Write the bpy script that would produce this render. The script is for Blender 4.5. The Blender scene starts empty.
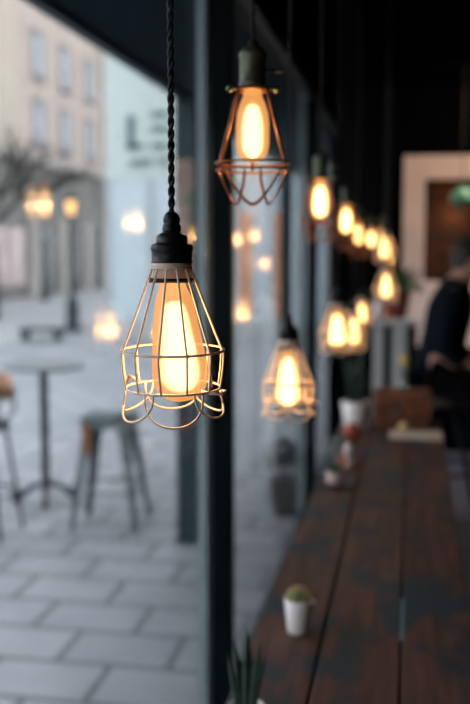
import bpy, bmesh, math, random
from mathutils import Vector, Matrix
PI = math.pi
random.seed(7)
S = bpy.context.scene
COL = S.collection

# ------------------------------------------------------------ camera, sky, light, exposure
EYE = 1.62
FOC = 979.0
PITCH = math.radians(5.95)
YAW = math.radians(10.19)
cam_d = bpy.data.cameras.new('camera')
cam = bpy.data.objects.new('camera', cam_d)
COL.objects.link(cam)
cam.location = (0, 0, EYE)
cam.rotation_euler = (PI / 2 - PITCH, 0, YAW)
cam_d.sensor_fit = 'VERTICAL'
cam_d.sensor_height = 36
cam_d.lens = FOC * 36 / 704
cam_d.clip_start = 0.02
cam_d.clip_end = 300
cam_d.dof.use_dof = True
cam_d.dof.focus_distance = 1.03
cam_d.dof.aperture_fstop = 3.5
S.camera = cam

w = bpy.data.worlds.new('overcast')
S.world = w
w.use_nodes = True
nt = w.node_tree
bg = nt.nodes['Background']
tc = nt.nodes.new('ShaderNodeTexCoord')
sep = nt.nodes.new('ShaderNodeSeparateXYZ')
rp = nt.nodes.new('ShaderNodeValToRGB')
rp.color_ramp.elements[0].position = 0.0
rp.color_ramp.elements[0].color = (0.68, 0.68, 0.68, 1)
rp.color_ramp.elements[1].position = 0.8
rp.color_ramp.elements[1].color = (0.76, 0.80, 0.87, 1)
nt.links.new(tc.outputs['Generated'], sep.inputs[0])
nt.links.new(sep.outputs['Z'], rp.inputs[0])
nt.links.new(rp.outputs[0], bg.inputs[0])
bg.inputs[1].default_value = 3.5

S.view_settings.view_transform = 'Standard'
S.view_settings.look = 'None'
S.view_settings.gamma = 1
S.view_settings.use_curve_mapping = False
S.view_settings.exposure = 0.0


def area_light(name, loc, target, size, power, color):
    l = bpy.data.lights.new(name, 'AREA')
    l.size = size
    l.energy = power
    l.color = color
    o = bpy.data.objects.new(name, l)
    COL.objects.link(o)
    o.location = loc
    o.rotation_euler = (Vector(target) - Vector(loc)).to_track_quat('-Z', 'Y').to_euler()
    return o


def point_light(name, loc, power, color, radius=0.03, parent=None):
    l = bpy.data.lights.new(name, 'POINT')
    l.energy = power
    l.color = color
    l.shadow_soft_size = radius
    o = bpy.data.objects.new(name, l)
    COL.objects.link(o)
    if parent is not None:
        o.parent = parent
    o.location = loc
    return o


# unseen fill light added over the back of the room; it lights the pale surround and the seat by it
area_light('back_room_fill', (0.75, 6.9, 2.8), (0.35, 8.0, 1.5), 0.5, 21, (1.0, 0.66, 0.46))
bd = area_light('back_floor_fill', (1.0, 7.4, 2.8), (0.75, 7.5, 0), 0.4, 16, (0.9, 0.9, 1.0))  # unseen cool light added to brighten the floor at the back
bd.data.spread = math.radians(75)


# ------------------------------------------------------------ pixel helper for measuring the place
def ray(u, v):
    x = (u - 235) / FOC
    y = -(v - 352) / FOC
    f = math.cos(PITCH) + y * math.sin(PITCH)
    z = y * math.cos(PITCH) - math.sin(PITCH)
    return Vector((x * math.cos(YAW) - f * math.sin(YAW), x * math.sin(YAW) + f * math.cos(YAW), z))


def aty(u, v, Y):
    d = ray(u, v)
    t = Y / d[1]
    return Vector((d[0] * t, Y, EYE + d[2] * t))


def atz(u, v, Z):
    d = ray(u, v)
    t = (Z - EYE) / d[2]
    return Vector((d[0] * t, d[1] * t, Z))


# ------------------------------------------------------------ materials
def mat(name, color, rough=0.5, metal=0.0, noise=0.0, nscale=20, bump=0.0, spec=0.5, color2=None):
    m = bpy.data.materials.new(name)
    m.use_nodes = True
    n = m.node_tree.nodes
    L = m.node_tree.links
    p = n['Principled BSDF']
    p.inputs['Roughness'].default_value = rough
    p.inputs['Metallic'].default_value = metal
    p.inputs['Specular IOR Level'].default_value = spec
    p.inputs['Base Color'].default_value = (*color, 1)
    if noise > 0 or bump > 0:
        t = n.new('ShaderNodeTexCoord')
        nz = n.new('ShaderNodeTexNoise')
        nz.inputs['Scale'].default_value = nscale
        nz.inputs['Detail'].default_value = 4
        L.new(t.outputs['Object'], nz.inputs['Vector'])
        if noise > 0:
            r = n.new('ShaderNodeValToRGB')
            c2 = color2 or tuple(max(0, c * (1 - noise)) for c in color)
            r.color_ramp.elements[0].position = 0.35
            r.color_ramp.elements[1].position = 0.65
            r.color_ramp.elements[0].color = (*c2, 1)
            r.color_ramp.elements[1].color = (*color, 1)
            L.new(nz.outputs['Fac'], r.inputs[0])
            L.new(r.outputs[0], p.inputs['Base Color'])
        if bump > 0:
            b = n.new('ShaderNodeBump')
            b.inputs['Strength'].default_value = bump
            b.inputs['Distance'].default_value = 0.01
            L.new(nz.outputs['Fac'], b.inputs['Height'])
            L.new(b.outputs[0], p.inputs['Normal'])
    return m


def window_glass(name, base=0.035, tint=(0.975, 0.985, 0.985)):
    m = bpy.data.materials.new(name)
    m.use_nodes = True
    n = m.node_tree.nodes
    L = m.node_tree.links
    n.clear()
    out = n.new('ShaderNodeOutputMaterial')
    mix = n.new('ShaderNodeMixShader')
    tr = n.new('ShaderNodeBsdfTransparent')
    tr.inputs[0].default_value = (*tint, 1)
    gl = n.new('ShaderNodeBsdfGlossy')
    gl.inputs['Roughness'].default_value = 0.0
    g = n.new('ShaderNodeNewGeometry')
    dot = n.new('ShaderNodeVectorMath'); dot.operation = 'DOT_PRODUCT'
    L.new(g.outputs['Normal'], dot.inputs[0]); L.new(g.outputs['Incoming'], dot.inputs[1])
    ab = n.new('ShaderNodeMath'); ab.operation = 'ABSOLUTE'
    L.new(dot.outputs['Value'], ab.inputs[0])
    su = n.new('ShaderNodeMath'); su.operation = 'SUBTRACT'; su.inputs[0].default_value = 1
    L.new(ab.outputs[0], su.inputs[1])
    pw = n.new('ShaderNodeMath'); pw.operation = 'POWER'; pw.inputs[1].default_value = 5
    L.new(su.outputs[0], pw.inputs[0])
    ma = n.new('ShaderNodeMath'); ma.operation = 'MULTIPLY_ADD'
    ma.inputs[1].default_value = 0.48; ma.inputs[2].default_value = base
    L.new(pw.outputs[0], ma.inputs[0])
    L.new(ma.outputs[0], mix.inputs[0])
    L.new(tr.outputs[0], mix.inputs[1]); L.new(gl.outputs[0], mix.inputs[2])
    L.new(mix.outputs[0], out.inputs[0])
    return m


def clear_glass(name, tint, spec=0.08):
    m = bpy.data.materials.new(name)
    m.use_nodes = True
    n = m.node_tree.nodes; L = m.node_tree.links
    n.clear()
    out = n.new('ShaderNodeOutputMaterial')
    mix = n.new('ShaderNodeMixShader')
    tr = n.new('ShaderNodeBsdfTransparent'); tr.inputs[0].default_value = (*tint, 1)
    gl = n.new('ShaderNodeBsdfGlossy'); gl.inputs['Roughness'].default_value = 0.08
    mix.inputs[0].default_value = spec
    L.new(tr.outputs[0], mix.inputs[1]); L.new(gl.outputs[0], mix.inputs[2]); L.new(mix.outputs[0], out.inputs[0])
    return m


def emit_soft(name, color, strength, power=1.3):
    """a dense glowing coil: solid in its middle, thinning to see-through at its outline"""
    m = bpy.data.materials.new(name)
    m.use_nodes = True
    n = m.node_tree.nodes; L = m.node_tree.links
    n.clear()
    out = n.new('ShaderNodeOutputMaterial')
    mix = n.new('ShaderNodeMixShader')
    tr = n.new('ShaderNodeBsdfTransparent')
    em = n.new('ShaderNodeEmission'); em.inputs[0].default_value = (*color, 1); em.inputs[1].default_value = strength
    lw = n.new('ShaderNodeLayerWeight'); lw.inputs['Blend'].default_value = 0.5
    su = n.new('ShaderNodeMath'); su.operation = 'SUBTRACT'; su.inputs[0].default_value = 1
    L.new(lw.outputs['Facing'], su.inputs[1])
    pw = n.new('ShaderNodeMath'); pw.operation = 'POWER'; pw.inputs[1].default_value = power
    L.new(su.outputs[0], pw.inputs[0])
    L.new(pw.outputs[0], mix.inputs[0])
    L.new(tr.outputs[0], mix.inputs[1]); L.new(em.outputs[0], mix.inputs[2]); L.new(mix.outputs[0], out.inputs[0])
    return m


def bulb_glass(name, color, strength, opacity):
    """frosted amber bulb: it glows all over and lets some of what lies behind show"""
    m = bpy.data.materials.new(name)
    m.use_nodes = True
    n = m.node_tree.nodes; L = m.node_tree.links
    n.clear()
    out = n.new('ShaderNodeOutputMaterial')
    mix = n.new('ShaderNodeMixShader')
    tr = n.new('ShaderNodeBsdfTransparent'); tr.inputs[0].default_value = (1, 0.9, 0.75, 1)
    em = n.new('ShaderNodeEmission'); em.inputs[0].default_value = (*color, 1); em.inputs[1].default_value = strength
    mix.inputs[0].default_value = opacity
    gl = n.new('ShaderNodeBsdfGlossy'); gl.inputs['Roughness'].default_value = 0.15
    mix2 = n.new('ShaderNodeMixShader'); mix2.inputs[0].default_value = 0.04
    L.new(tr.outputs[0], mix.inputs[1]); L.new(em.outputs[0], mix.inputs[2])
    L.new(mix.outputs[0], mix2.inputs[1]); L.new(gl.outputs[0], mix2.inputs[2])
    L.new(mix2.outputs[0], out.inputs[0])
    return m


M = {}
M['black_paint'] = mat('black_paint', (0.002, 0.006, 0.008), 0.5, noise=0.3, nscale=6, spec=0.06)
M['wall_black'] = mat('wall_black', (0.0015, 0.0022, 0.003), 0.8, noise=0.3, nscale=3, bump=0.1, spec=0.0)
M['alu'] = mat('outer_aluminium', (0.40, 0.50, 0.53), 0.4, 0.0, noise=0.15, nscale=8)
M['awning'] = mat('awning_canvas', (0.005, 0.027, 0.038), 0.9, noise=0.3, nscale=5)
M['teal_metal'] = mat('teal_metal', (0.015, 0.040, 0.052), 0.5, 0.3, noise=0.2, nscale=8)
M['glass'] = window_glass('window_glass')
M['bakelite'] = mat('black_bakelite', (0.006, 0.006, 0.008), 0.42, noise=0.3, nscale=60, spec=0.3)
M['cord'] = mat('black_braided_cord', (0.008, 0.008, 0.009), 0.7, bump=0.4, nscale=900, noise=0.3)
M['cage'] = mat('pale_copper_wire', (0.80, 0.64, 0.52), 0.45, 0.0, noise=0.2, nscale=60)
M['cage_copper'] = mat('dark_copper_wire', (0.28, 0.10, 0.035), 0.4, 0.6, noise=0.5, nscale=50)
M['collar'] = mat('frosted_collar', (0.85, 0.70, 0.64), 0.35, 0.0, noise=0.10, nscale=50)
def add_translucency(m, col, fac):
    n = m.node_tree.nodes; L = m.node_tree.links
    t_ = n.new('ShaderNodeBsdfTranslucent'); t_.inputs[0].default_value = (*col, 1)
    mx_ = n.new('ShaderNodeMixShader'); mx_.inputs[0].default_value = fac
    L.new(n['Principled BSDF'].outputs[0], mx_.inputs[1]); L.new(t_.outputs[0], mx_.inputs[2])
    L.new(mx_.outputs[0], n['Material Output'].inputs[0])
add_translucency(M['collar'], (0.9, 0.8, 0.78), 0.22)
M['brass'] = mat('aged_brass', (0.09, 0.10, 0.07), 0.4, 0.6, noise=0.5, nscale=30)
M['bulb'] = bulb_glass('amber_bulb', (1.0, 0.43, 0.13), 1.05, 0.60)
M['coil'] = emit_soft('glowing_coil', (1.0, 0.74, 0.40), 7.0, 2.6)
M['coil_far'] = emit_soft('glowing_coil_far', (1.0, 0.60, 0.25), 15.0, 0.7)
M['white_ceramic'] = mat('white_ceramic', (0.70, 0.66, 0.67), 0.35, noise=0.06, nscale=20)
M['soil'] = mat('soil', (0.02, 0.014, 0.01), 0.9, noise=0.5, nscale=80, bump=0.6)
M['cactus'] = mat('cactus_green', (0.30, 0.32, 0.12), 0.6, noise=0.6, nscale=70, bump=0.5, color2=(0.07, 0.13, 0.06))
M['spines'] = mat('cactus_spines', (0.62, 0.55, 0.28), 0.7, noise=0.3, nscale=100)
M['leaf_dark'] = mat('dark_leaf', (0.014, 0.040, 0.022), 0.45, noise=0.5, nscale=60, color2=(0.005, 0.018, 0.013))
M['leaf_mid'] = mat('mid_leaf', (0.05, 0.13, 0.05), 0.5, noise=0.5, nscale=40)
M['terracotta'] = mat('terracotta', (0.40, 0.07, 0.03), 0.6, noise=0.3, nscale=30)
M['dark_red'] = mat('dark_red_glaze', (0.12, 0.018, 0.014), 0.4, noise=0.3, nscale=30)
M['paper'] = mat('cream_paper', (0.62, 0.50, 0.40), 0.8, noise=0.1, nscale=12)
M['yellow'] = mat('yellow_petal', (0.70, 0.48, 0.08), 0.6, noise=0.25, nscale=50)
M['pink_white'] = mat('pinkish_white_glaze', (0.62, 0.48, 0.45), 0.4, noise=0.15, nscale=20)
M['dark_tray'] = mat('dark_tray', (0.02, 0.018, 0.018), 0.5, noise=0.3, nscale=20)
M['small_glass'] = clear_glass('small_glass', (0.92, 0.97, 0.96), 0.08)
M['amber_glass'] = clear_glass('amber_glass', (0.9, 0.5, 0.25), 0.15)
M['pale_panel'] = mat('pale_grey_paint', (0.45, 0.47, 0.48), 0.5, noise=0.1, nscale=6)
M['surround'] = mat('pale_plaster', (0.55, 0.45, 0.40), 0.7, noise=0.15, nscale=4, bump=0.15)
M['denim'] = mat('navy_wool', (0.0025, 0.0065, 0.012), 0.95, noise=0.4, nscale=40, bump=0.3, spec=0.1)
M['trouser'] = mat('black_trousers', (0.002, 0.003, 0.005), 0.95, noise=0.4, nscale=40, spec=0.1)
M['skin'] = mat('skin', (0.42, 0.24, 0.18), 0.55, noise=0.12, nscale=30)
M['hair'] = mat('dark_hair', (0.012, 0.008, 0.006), 0.6, noise=0.4, nscale=120, bump=0.5)
M['steel'] = mat('galvanised_steel', (0.13, 0.17, 0.18), 0.45, 0.5, noise=0.3, nscale=12)
M['rust'] = mat('orange_wood', (0.30, 0.11, 0.05), 0.55, noise=0.3, nscale=14)
M['chair_wood'] = mat('honey_wood', (0.42, 0.20, 0.11), 0.5, noise=0.25, nscale=10)
M['iron'] = mat('cast_iron', (0.05, 0.06, 0.065), 0.55, 0.4, noise=0.3, nscale=20)
M['tabletop_grey'] = mat('grey_laminate', (0.16, 0.18, 0.20), 0.4, noise=0.15, nscale=8)
M['facade'] = mat('facade_stucco', (0.52, 0.43, 0.39), 0.9, noise=0.12, nscale=0.5, bump=0.1)
M['facade_yellow'] = mat('facade_yellow', (0.52, 0.455, 0.38), 0.9, noise=0.1, nscale=0.6)
M['stone'] = mat('grey_stone', (0.22, 0.21, 0.20), 0.9, noise=0.35, nscale=0.8, bump=0.1)
M['stone_pale'] = mat('pale_stone', (0.42, 0.39, 0.36), 0.9, noise=0.2, nscale=1.0)
M['dark_pane'] = mat('dark_pane', (0.05, 0.06, 0.07), 0.15, noise=0.3, nscale=2)
M['sky_pane'] = mat('pale_pane', (0.50, 0.54, 0.62), 0.12, noise=0.25, nscale=1.0)
M['pink_pane'] = mat('pink_pane', (0.52, 0.40, 0.40), 0.2, noise=0.25, nscale=1.2)
M['win_frame'] = mat('window_frame_grey', (0.22, 0.22, 0.22), 0.6, noise=0.2, nscale=4)
M['shop_green'] = mat('pale_green_render', (0.57, 0.65, 0.63), 0.8, noise=0.06, nscale=0.7)
M['shop_blue'] = mat('pale_blue_glazing', (0.56, 0.66, 0.72), 0.25, noise=0.10, nscale=0.8)
M['letter'] = mat('slate_letters', (0.11, 0.19, 0.20), 0.7, noise=0.1, nscale=3)
M['asphalt'] = mat('asphalt', (0.37, 0.37, 0.395), 0.9, noise=0.15, nscale=0.6, bump=0.1)
M['kerb'] = mat('kerb_stone', (0.36, 0.37, 0.38), 0.9, noise=0.2, nscale=4)
M['bark'] = mat('bark', (0.05, 0.045, 0.04), 0.9, noise=0.3, nscale=6)
M['dark_green_iron'] = mat('dark_green_iron', (0.03, 0.05, 0.055), 0.5, 0.3, noise=0.2, nscale=6)
M['green_enamel'] = mat('green_enamel', (0.10, 0.32, 0.20), 0.3, noise=0.3, nscale=14)
M['seam_light'] = mat('painted_seam_light', (0.09, 0.20, 0.23), 0.5, noise=0.2, nscale=60)  # colour of the bluish light seen through the board joint
M['warm_reflection'] = mat('painted_warm_reflection', (0.78, 0.34, 0.18), 0.8, noise=0.15, nscale=1)  # orange of the reflections in the window, put into a colour


def pure_emit(name, color, s):
    m = bpy.data.materials.new(name); m.use_nodes = True
    n = m.node_tree.nodes; n.clear()
    o = n.new('ShaderNodeOutputMaterial'); e = n.new('ShaderNodeEmission')
    e.inputs[0].default_value = (*color, 1); e.inputs[1].default_value = s
    m.node_tree.links.new(e.outputs[0], o.inputs[0])
    return m


M['street_glow'] = pure_emit('street_lamp_glow', (1.0, 0.55, 0.22), 3.0)
M['candle_glow'] = pure_emit('candle_glow', (1.0, 0.35, 0.12), 0.3)


def wood_mat():
    m = bpy.data.materials.new('stained_planks'); m.use_nodes = True
    n = m.node_tree.nodes; L = m.node_tree.links
    p = n['Principled BSDF']
    t = n.new('ShaderNodeTexCoord')
    mp = n.new('ShaderNodeMapping'); mp.inputs['Scale'].default_value = (38, 2.2, 20)
    L.new(t.outputs['Object'], mp.inputs[0])
    g = n.new('ShaderNodeTexNoise'); g.inputs['Scale'].default_value = 1.6; g.inputs['Detail'].default_value = 8
    L.new(mp.outputs[0], g.inputs['Vector'])
    r = n.new('ShaderNodeValToRGB')
    r.color_ramp.elements[0].position = 0.30; r.color_ramp.elements[0].color = (0.026, 0.013, 0.011, 1)
    r.color_ramp.elements[1].position = 0.75; r.color_ramp.elements[1].color = (0.120, 0.054, 0.044, 1)
    L.new(g.outputs['Fac'], r.inputs[0])
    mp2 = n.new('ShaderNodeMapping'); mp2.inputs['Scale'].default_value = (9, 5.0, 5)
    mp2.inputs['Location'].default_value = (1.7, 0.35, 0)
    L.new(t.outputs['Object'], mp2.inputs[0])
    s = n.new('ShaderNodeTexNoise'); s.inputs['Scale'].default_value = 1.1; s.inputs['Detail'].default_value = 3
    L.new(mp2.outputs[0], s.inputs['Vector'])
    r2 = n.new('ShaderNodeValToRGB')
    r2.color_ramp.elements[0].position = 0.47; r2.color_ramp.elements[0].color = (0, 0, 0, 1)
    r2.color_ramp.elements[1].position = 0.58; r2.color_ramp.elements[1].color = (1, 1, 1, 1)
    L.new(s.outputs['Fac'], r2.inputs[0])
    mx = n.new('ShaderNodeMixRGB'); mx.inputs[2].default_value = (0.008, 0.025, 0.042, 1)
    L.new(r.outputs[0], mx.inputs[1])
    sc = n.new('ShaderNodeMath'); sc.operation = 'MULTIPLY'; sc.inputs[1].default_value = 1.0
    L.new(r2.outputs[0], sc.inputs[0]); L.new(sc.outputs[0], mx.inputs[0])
    L.new(mx.outputs[0], p.inputs['Base Color'])
    b = n.new('ShaderNodeBump'); b.inputs['Strength'].default_value = 0.35; b.inputs['Distance'].default_value = 0.004
    L.new(g.outputs['Fac'], b.inputs['Height']); L.new(b.outputs[0], p.inputs['Normal'])
    p.inputs['Roughness'].default_value = 0.58
    p.inputs['Specular IOR Level'].default_value = 0.35
    return m


def brick_mat(name, c1, c2, mortar, bw, rh, ms, rough=0.8, axis='XY', bump=0.5, squash=0.5, noise=0.25):
    m = bpy.data.materials.new(name); m.use_nodes = True
    n = m.node_tree.nodes; L = m.node_tree.links
    p = n['Principled BSDF']; p.inputs['Roughness'].default_value = rough
    t = n.new('ShaderNodeTexCoord')
    vec = t.outputs['Object']
    if axis == 'XZ':
        sp = n.new('ShaderNodeSeparateXYZ'); cb = n.new('ShaderNodeCombineXYZ')
        L.new(vec, sp.inputs[0]); L.new(sp.outputs['X'], cb.inputs[0]); L.new(sp.outputs['Z'], cb.inputs[1])
        vec = cb.outputs[0]
    b = n.new('ShaderNodeTexBrick')
    b.inputs['Scale'].default_value = 1
    b.inputs['Brick Width'].default_value = bw
    b.inputs['Row Height'].default_value = rh
    b.inputs['Mortar Size'].default_value = ms
    b.inputs['Mortar Smooth'].default_value = 0.2
    b.offset = squash
    b.inputs['Color1'].default_value = (*c1, 1); b.inputs['Color2'].default_value = (*c2, 1)
    b.inputs['Mortar'].default_value = (*mortar, 1)
    L.new(vec, b.inputs['Vector'])
    nz = n.new('ShaderNodeTexNoise'); nz.inputs['Scale'].default_value = 2.5; nz.inputs['Detail'].default_value = 5
    L.new(vec, nz.inputs['Vector'])
    mx = n.new('ShaderNodeMixRGB'); mx.blend_type = 'MULTIPLY'; mx.inputs[0].default_value = noise * 2
    rr = n.new('ShaderNodeValToRGB')
    rr.color_ramp.elements[0].position = 0.3; rr.color_ramp.elements[0].color = (0.6, 0.6, 0.6, 1)
    rr.color_ramp.elements[1].position = 0.7; rr.color_ramp.elements[1].color = (1, 1, 1, 1)
    L.new(nz.outputs['Fac'], rr.inputs[0])
    L.new(b.outputs['Color'], mx.inputs[1]); L.new(rr.outputs[0], mx.inputs[2])
    L.new(mx.outputs[0], p.inputs['Base Color'])
    bp = n.new('ShaderNodeBump'); bp.inputs['Strength'].default_value = bump; bp.inputs['Distance'].default_value = 0.01
    bp.invert = True
    L.new(b.outputs['Fac'], bp.inputs['Height']); L.new(bp.outputs[0], p.inputs['Normal'])
    return m


M['wood'] = wood_mat()
M['paving'] = brick_mat('stone_paving', (0.275, 0.295, 0.33), (0.355, 0.37, 0.405), (0.10, 0.112, 0.13), 0.52, 0.37, 0.018, 0.6)
M['brick_wall'] = brick_mat('dark_warm_brick', (0.10, 0.035, 0.015), (0.045, 0.018, 0.010), (0.015, 0.008, 0.005), 0.24, 0.08, 0.012, 0.8, 'XZ')
M['floor_boards'] = brick_mat('dark_floor_boards', (0.022, 0.022, 0.026), (0.030, 0.030, 0.036), (0.008, 0.008, 0.010), 1.6, 0.16, 0.006, 0.5)


def crate_wood():
    return mat('orange_brown_wood', (0.20, 0.055, 0.018), 0.6, noise=0.7, nscale=25, bump=0.3)


M['crate'] = crate_wood()


# ------------------------------------------------------------ mesh helpers
def box(bm, x0, x1, y0, y1, z0, z1, mtx=None):
    vs = [bm.verts.new((x, y, z)) for x in (x0, x1) for y in (y0, y1) for z in (z0, z1)]
    if mtx is not None:
        for v in vs:
            v.co = mtx @ v.co
    for f in ((0, 1, 3, 2), (4, 6, 7, 5), (0, 4, 5, 1), (2, 3, 7, 6), (0, 2, 6, 4), (1, 5, 7, 3)):
        bm.faces.new([vs[i] for i in f])


def lathe(bm, prof, seg=32, center=(0, 0, 0), sq=1.0):
    c = Vector(center)
    rings = []
    for r, z in prof:
        if r < 1e-6:
            rings.append([bm.verts.new(c + Vector((0, 0, z)))])
        else:
            rings.append([bm.verts.new(c + Vector((r * math.cos(2 * PI * i / seg), sq * r * math.sin(2 * PI * i / seg), z))) for i in range(seg)])
    for a, b in zip(rings, rings[1:]):
        for i in range(seg):
            j = (i + 1) % seg
            if len(a) == 1 and len(b) == 1:
                continue
            if len(a) == 1:
                bm.faces.new((a[0], b[i], b[j]))
            elif len(b) == 1:
                bm.faces.new((a[i], a[j], b[0]))
            else:
                bm.faces.new((a[i], a[j], b[j], b[i]))


def tube(bm, pts, r, seg=8, closed=False, cap=True):
    pts = [Vector(p) for p in pts]
    n = len(pts)
    rs = r if isinstance(r, (list, tuple)) else [r] * n
    rings = []
    up = None
    for i in range(n):
        if closed:
            t = (pts[(i + 1) % n] - pts[i - 1]).normalized()
        else:
            t = (pts[min(i + 1, n - 1)] - pts[max(i - 1, 0)]).normalized()
        if up is None:
            up = t.orthogonal().normalized()
        up = (up - t * up.dot(t))
        if up.length < 1e-6:
            up = t.orthogonal()
        up.normalize()
        s = t.cross(up)
        rings.append([bm.verts.new(pts[i] + (up * math.cos(2 * PI * k / seg) + s * math.sin(2 * PI * k / seg)) * rs[i]) for k in range(seg)])
    pairs = list(zip(rings, rings[1:]))
    if closed:
        pairs.append((rings[-1], rings[0]))
    for a, b in pairs:
        for k in range(seg):
            j = (k + 1) % seg
            bm.faces.new((a[k], a[j], b[j], b[k]))
    if cap and not closed:
        bm.faces.new(rings[0][::-1]); bm.faces.new(rings[-1])


def smooth_profile(p, sub=4):
    # Catmull-Rom through the profile points
    out = []
    for i in range(len(p) - 1):
        p0, p1, p2, p3 = p[max(i - 1, 0)], p[i], p[i + 1], p[min(i + 2, len(p) - 1)]
        for k in range(sub):
            t = k / sub
            q = [0.5 * (2 * p1[j] + (p2[j] - p0[j]) * t + (2 * p0[j] - 5 * p1[j] + 4 * p2[j] - p3[j]) * t * t + (3 * p1[j] - p0[j] - 3 * p2[j] + p3[j]) * t ** 3) for j in (0, 1)]
            out.append((max(q[0], 0), q[1]))
    out.append(p[-1])
    return out


def ring(bm, R, z, r, n=48, seg=6, c=(0, 0)):
    tube(bm, [(c[0] + R * math.cos(2 * PI * i / n), c[1] + R * math.sin(2 * PI * i / n), z) for i in range(n)], r, seg, True)


def obj(name, bm, material, parent=None, smooth=True, bevel=0, loc=None):
    bmesh.ops.recalc_face_normals(bm, faces=bm.faces)
    me = bpy.data.meshes.new(name)
    bm.to_mesh(me); bm.free()
    me.materials.append(material)
    if smooth:
        for p in me.polygons:
            p.use_smooth = True
    o = bpy.data.objects.new(name, me)
    COL.objects.link(o)
    if parent is not None:
        o.parent = parent
    if loc is not None:
        o.location = loc
    if bevel:
        m = o.modifiers.new('bevel', 'BEVEL'); m.width = bevel; m.segments = 2; m.limit_method = 'ANGLE'
    return o


def tag(o, label, cat, group=None, kind=None):
    o['label'] = label
    o['category'] = cat
    if group: o['group'] = group
    if kind: o['kind'] = kind
    return o


def thing(name, label, cat, loc=(0, 0, 0), rotz=0, group=None):
    o = bpy.data.objects.new(name, None)
    COL.objects.link(o)
    o.location = loc
    o.rotation_euler = (0, 0, rotz)
    o.empty_display_size = 0.05
    return tag(o, label, cat, group)


def boxes(name, lst, material, parent=None, bevel=0, smooth=False):
    bm = bmesh.new()
    for b in lst:
        box(bm, *b)
    return obj(name, bm, material, parent, smooth, bevel)


def struct(name, lst, material, parent=None, bevel=0):
    o = boxes(name, lst, material, parent, bevel)
    if parent is None:
        o['kind'] = 'structure'
    return o


# ------------------------------------------------------------ the setting
GZ = -0.24           # street level below the cafe floor
XG = -0.62           # inner pane of the shop window
FAR = 8.9
struct('floor', [(-0.62, 3.4, -2.6, FAR, -0.14, 0)], M['floor_boards'])
struct('ceiling', [(-0.66, 3.4, -2.6, FAR, 2.9, 3.02)], M['wall_black'])
struct('wall_right', [(3.4, 3.55, -2.6, FAR, -0.14, 3.02)], M['wall_black'])
struct('wall_front', [(-0.66, 3.4, -2.75, -2.6, -0.14, 3.02)], M['wall_black'])
struct('wall_back', [(-0.66, -0.075, 8.0, 8.12, 0.0, 2.9), (-0.66, 3.4, FAR, FAR + 0.12, -0.14, 3.02), (-0.075, 3.4, 8.0, 8.12, 2.36, 2.9),
                     (0.68, 3.4, 8.0, 8.12, 0.0, 2.36), (-0.075, 0.68, 7.98, 8.12, 0.0, 0.85)], M['wall_black'])
# pale surround round the opening in the back wall, brick recess behind it
trim = struct('trim_1', [(-0.075, 0.095, 7.96, 8.10, 0.85, 2.36), (0.095, 0.68, 7.96, 8.10, 2.18, 2.36),
                         (0.095, 0.68, 7.96, 8.10, 0.85, 1.37), (0.50, 0.68, 7.96, 8.10, 1.37, 2.18)], M['surround'])
struct('wall_recess', [(0.10, 0.95, 8.42, 8.5, 1.2, 2.3)], M['brick_wall'])
point_light('recess_fill', (0.34, 8.28, 1.95), 1.7, (1.0, 0.50, 0.22), 0.05)  # unseen warm light added to brighten the brick
# outer wall below, above and beyond the glazing
struct('wall_left', [(-0.70, -0.56, -2.6, FAR, 2.56, 2.9), (-0.70, -0.56, 8.9, FAR + 0.12, -0.14, 2.56),
                     (-0.70, -0.56, -2.6, -2.5, -0.14, 2.56)], M['wall_black'])
struct('trim_2', [(-0.645, -0.62, -2.6, 8.9, -0.24, 0.0)], M['black_paint'])


def bay(idx, y0, y1, frame_y):
    # frame: inner black profile at the far side of the bay, aluminium flange outside, head and foot
    f = struct('window_%d' % idx, [(-0.622, -0.56, y1, y1 + 0.055, 0.0, 2.56), (-0.622, -0.575, y0, y1, 2.50, 2.56)], M['black_paint'])
    boxes('outer_flange', [(-0.668, -0.640, y1 - 0.01, y1 + 0.09, 0.0, 2.56)], M['alu'], f)
    boxes('glass_pane', [(-0.622, -0.620, y0 + 0.05, y1, 0.0, 2.50)], M['glass'], f)
    boxes('glass_pane', [(-0.640, -0.638, y0 + 0.05, y1, 0.0, 2.50)], M['glass'], f)
    return f


bay(1, 0.18, 3.05, 0)
bay(2, 3.05, 5.9, 0)
bay(3, 5.9, 8.75, 0)
bay(4, -2.5, 0.18, 0)

# street
struct('ground', [(-7.9, -0.645, -6, 60, GZ - 0.1, GZ), (-0.645, 3.6, FAR + 0.12, 60, GZ - 0.1, GZ)], M['paving'])
struct('ground', [(-60, -7.9, -6, 90, GZ - 0.2, GZ - 0.03)], M['asphalt'])
struct('trim_3', [(-8.05, -7.88, -6, 60, GZ - 0.15, GZ + 0.015)], M['kerb'])

# awning with its post
aw = thing('awning', 'long dark teal canvas awning over the shop window', 'awning', (-0.70, 0, 2.75))
bm = bmesh.new()
a, b = Vector((0.0, 0, 0.12)), Vector((-0.70, 0, -0.21))
for y0, y1 in ((-4, 12.5),):
    vs = [bm.verts.new(v) for v in ((a.x, y0, a.z), (b.x, y0, b.z), (b.x, y1, b.z), (a.x, y1, a.z),
                                    (a.x, y0, a.z + 0.02), (b.x, y0, b.z + 0.02), (b.x, y1, b.z + 0.02), (a.x, y1, a.z + 0.02))]
    for f in ((0, 1, 2, 3), (4, 7, 6, 5), (0, 4, 5, 1), (1, 5, 6, 2), (2, 6, 7, 3), (3, 7, 4, 0)):
        bm.faces.new([vs[i] for i in f])
obj('canvas', bm, M['awning'], aw, False)
boxes('front_rail', [(-0.72, -0.66, -4, 12.5, -0.225, -0.13)], M['teal_metal'], aw, 0.008)
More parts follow.
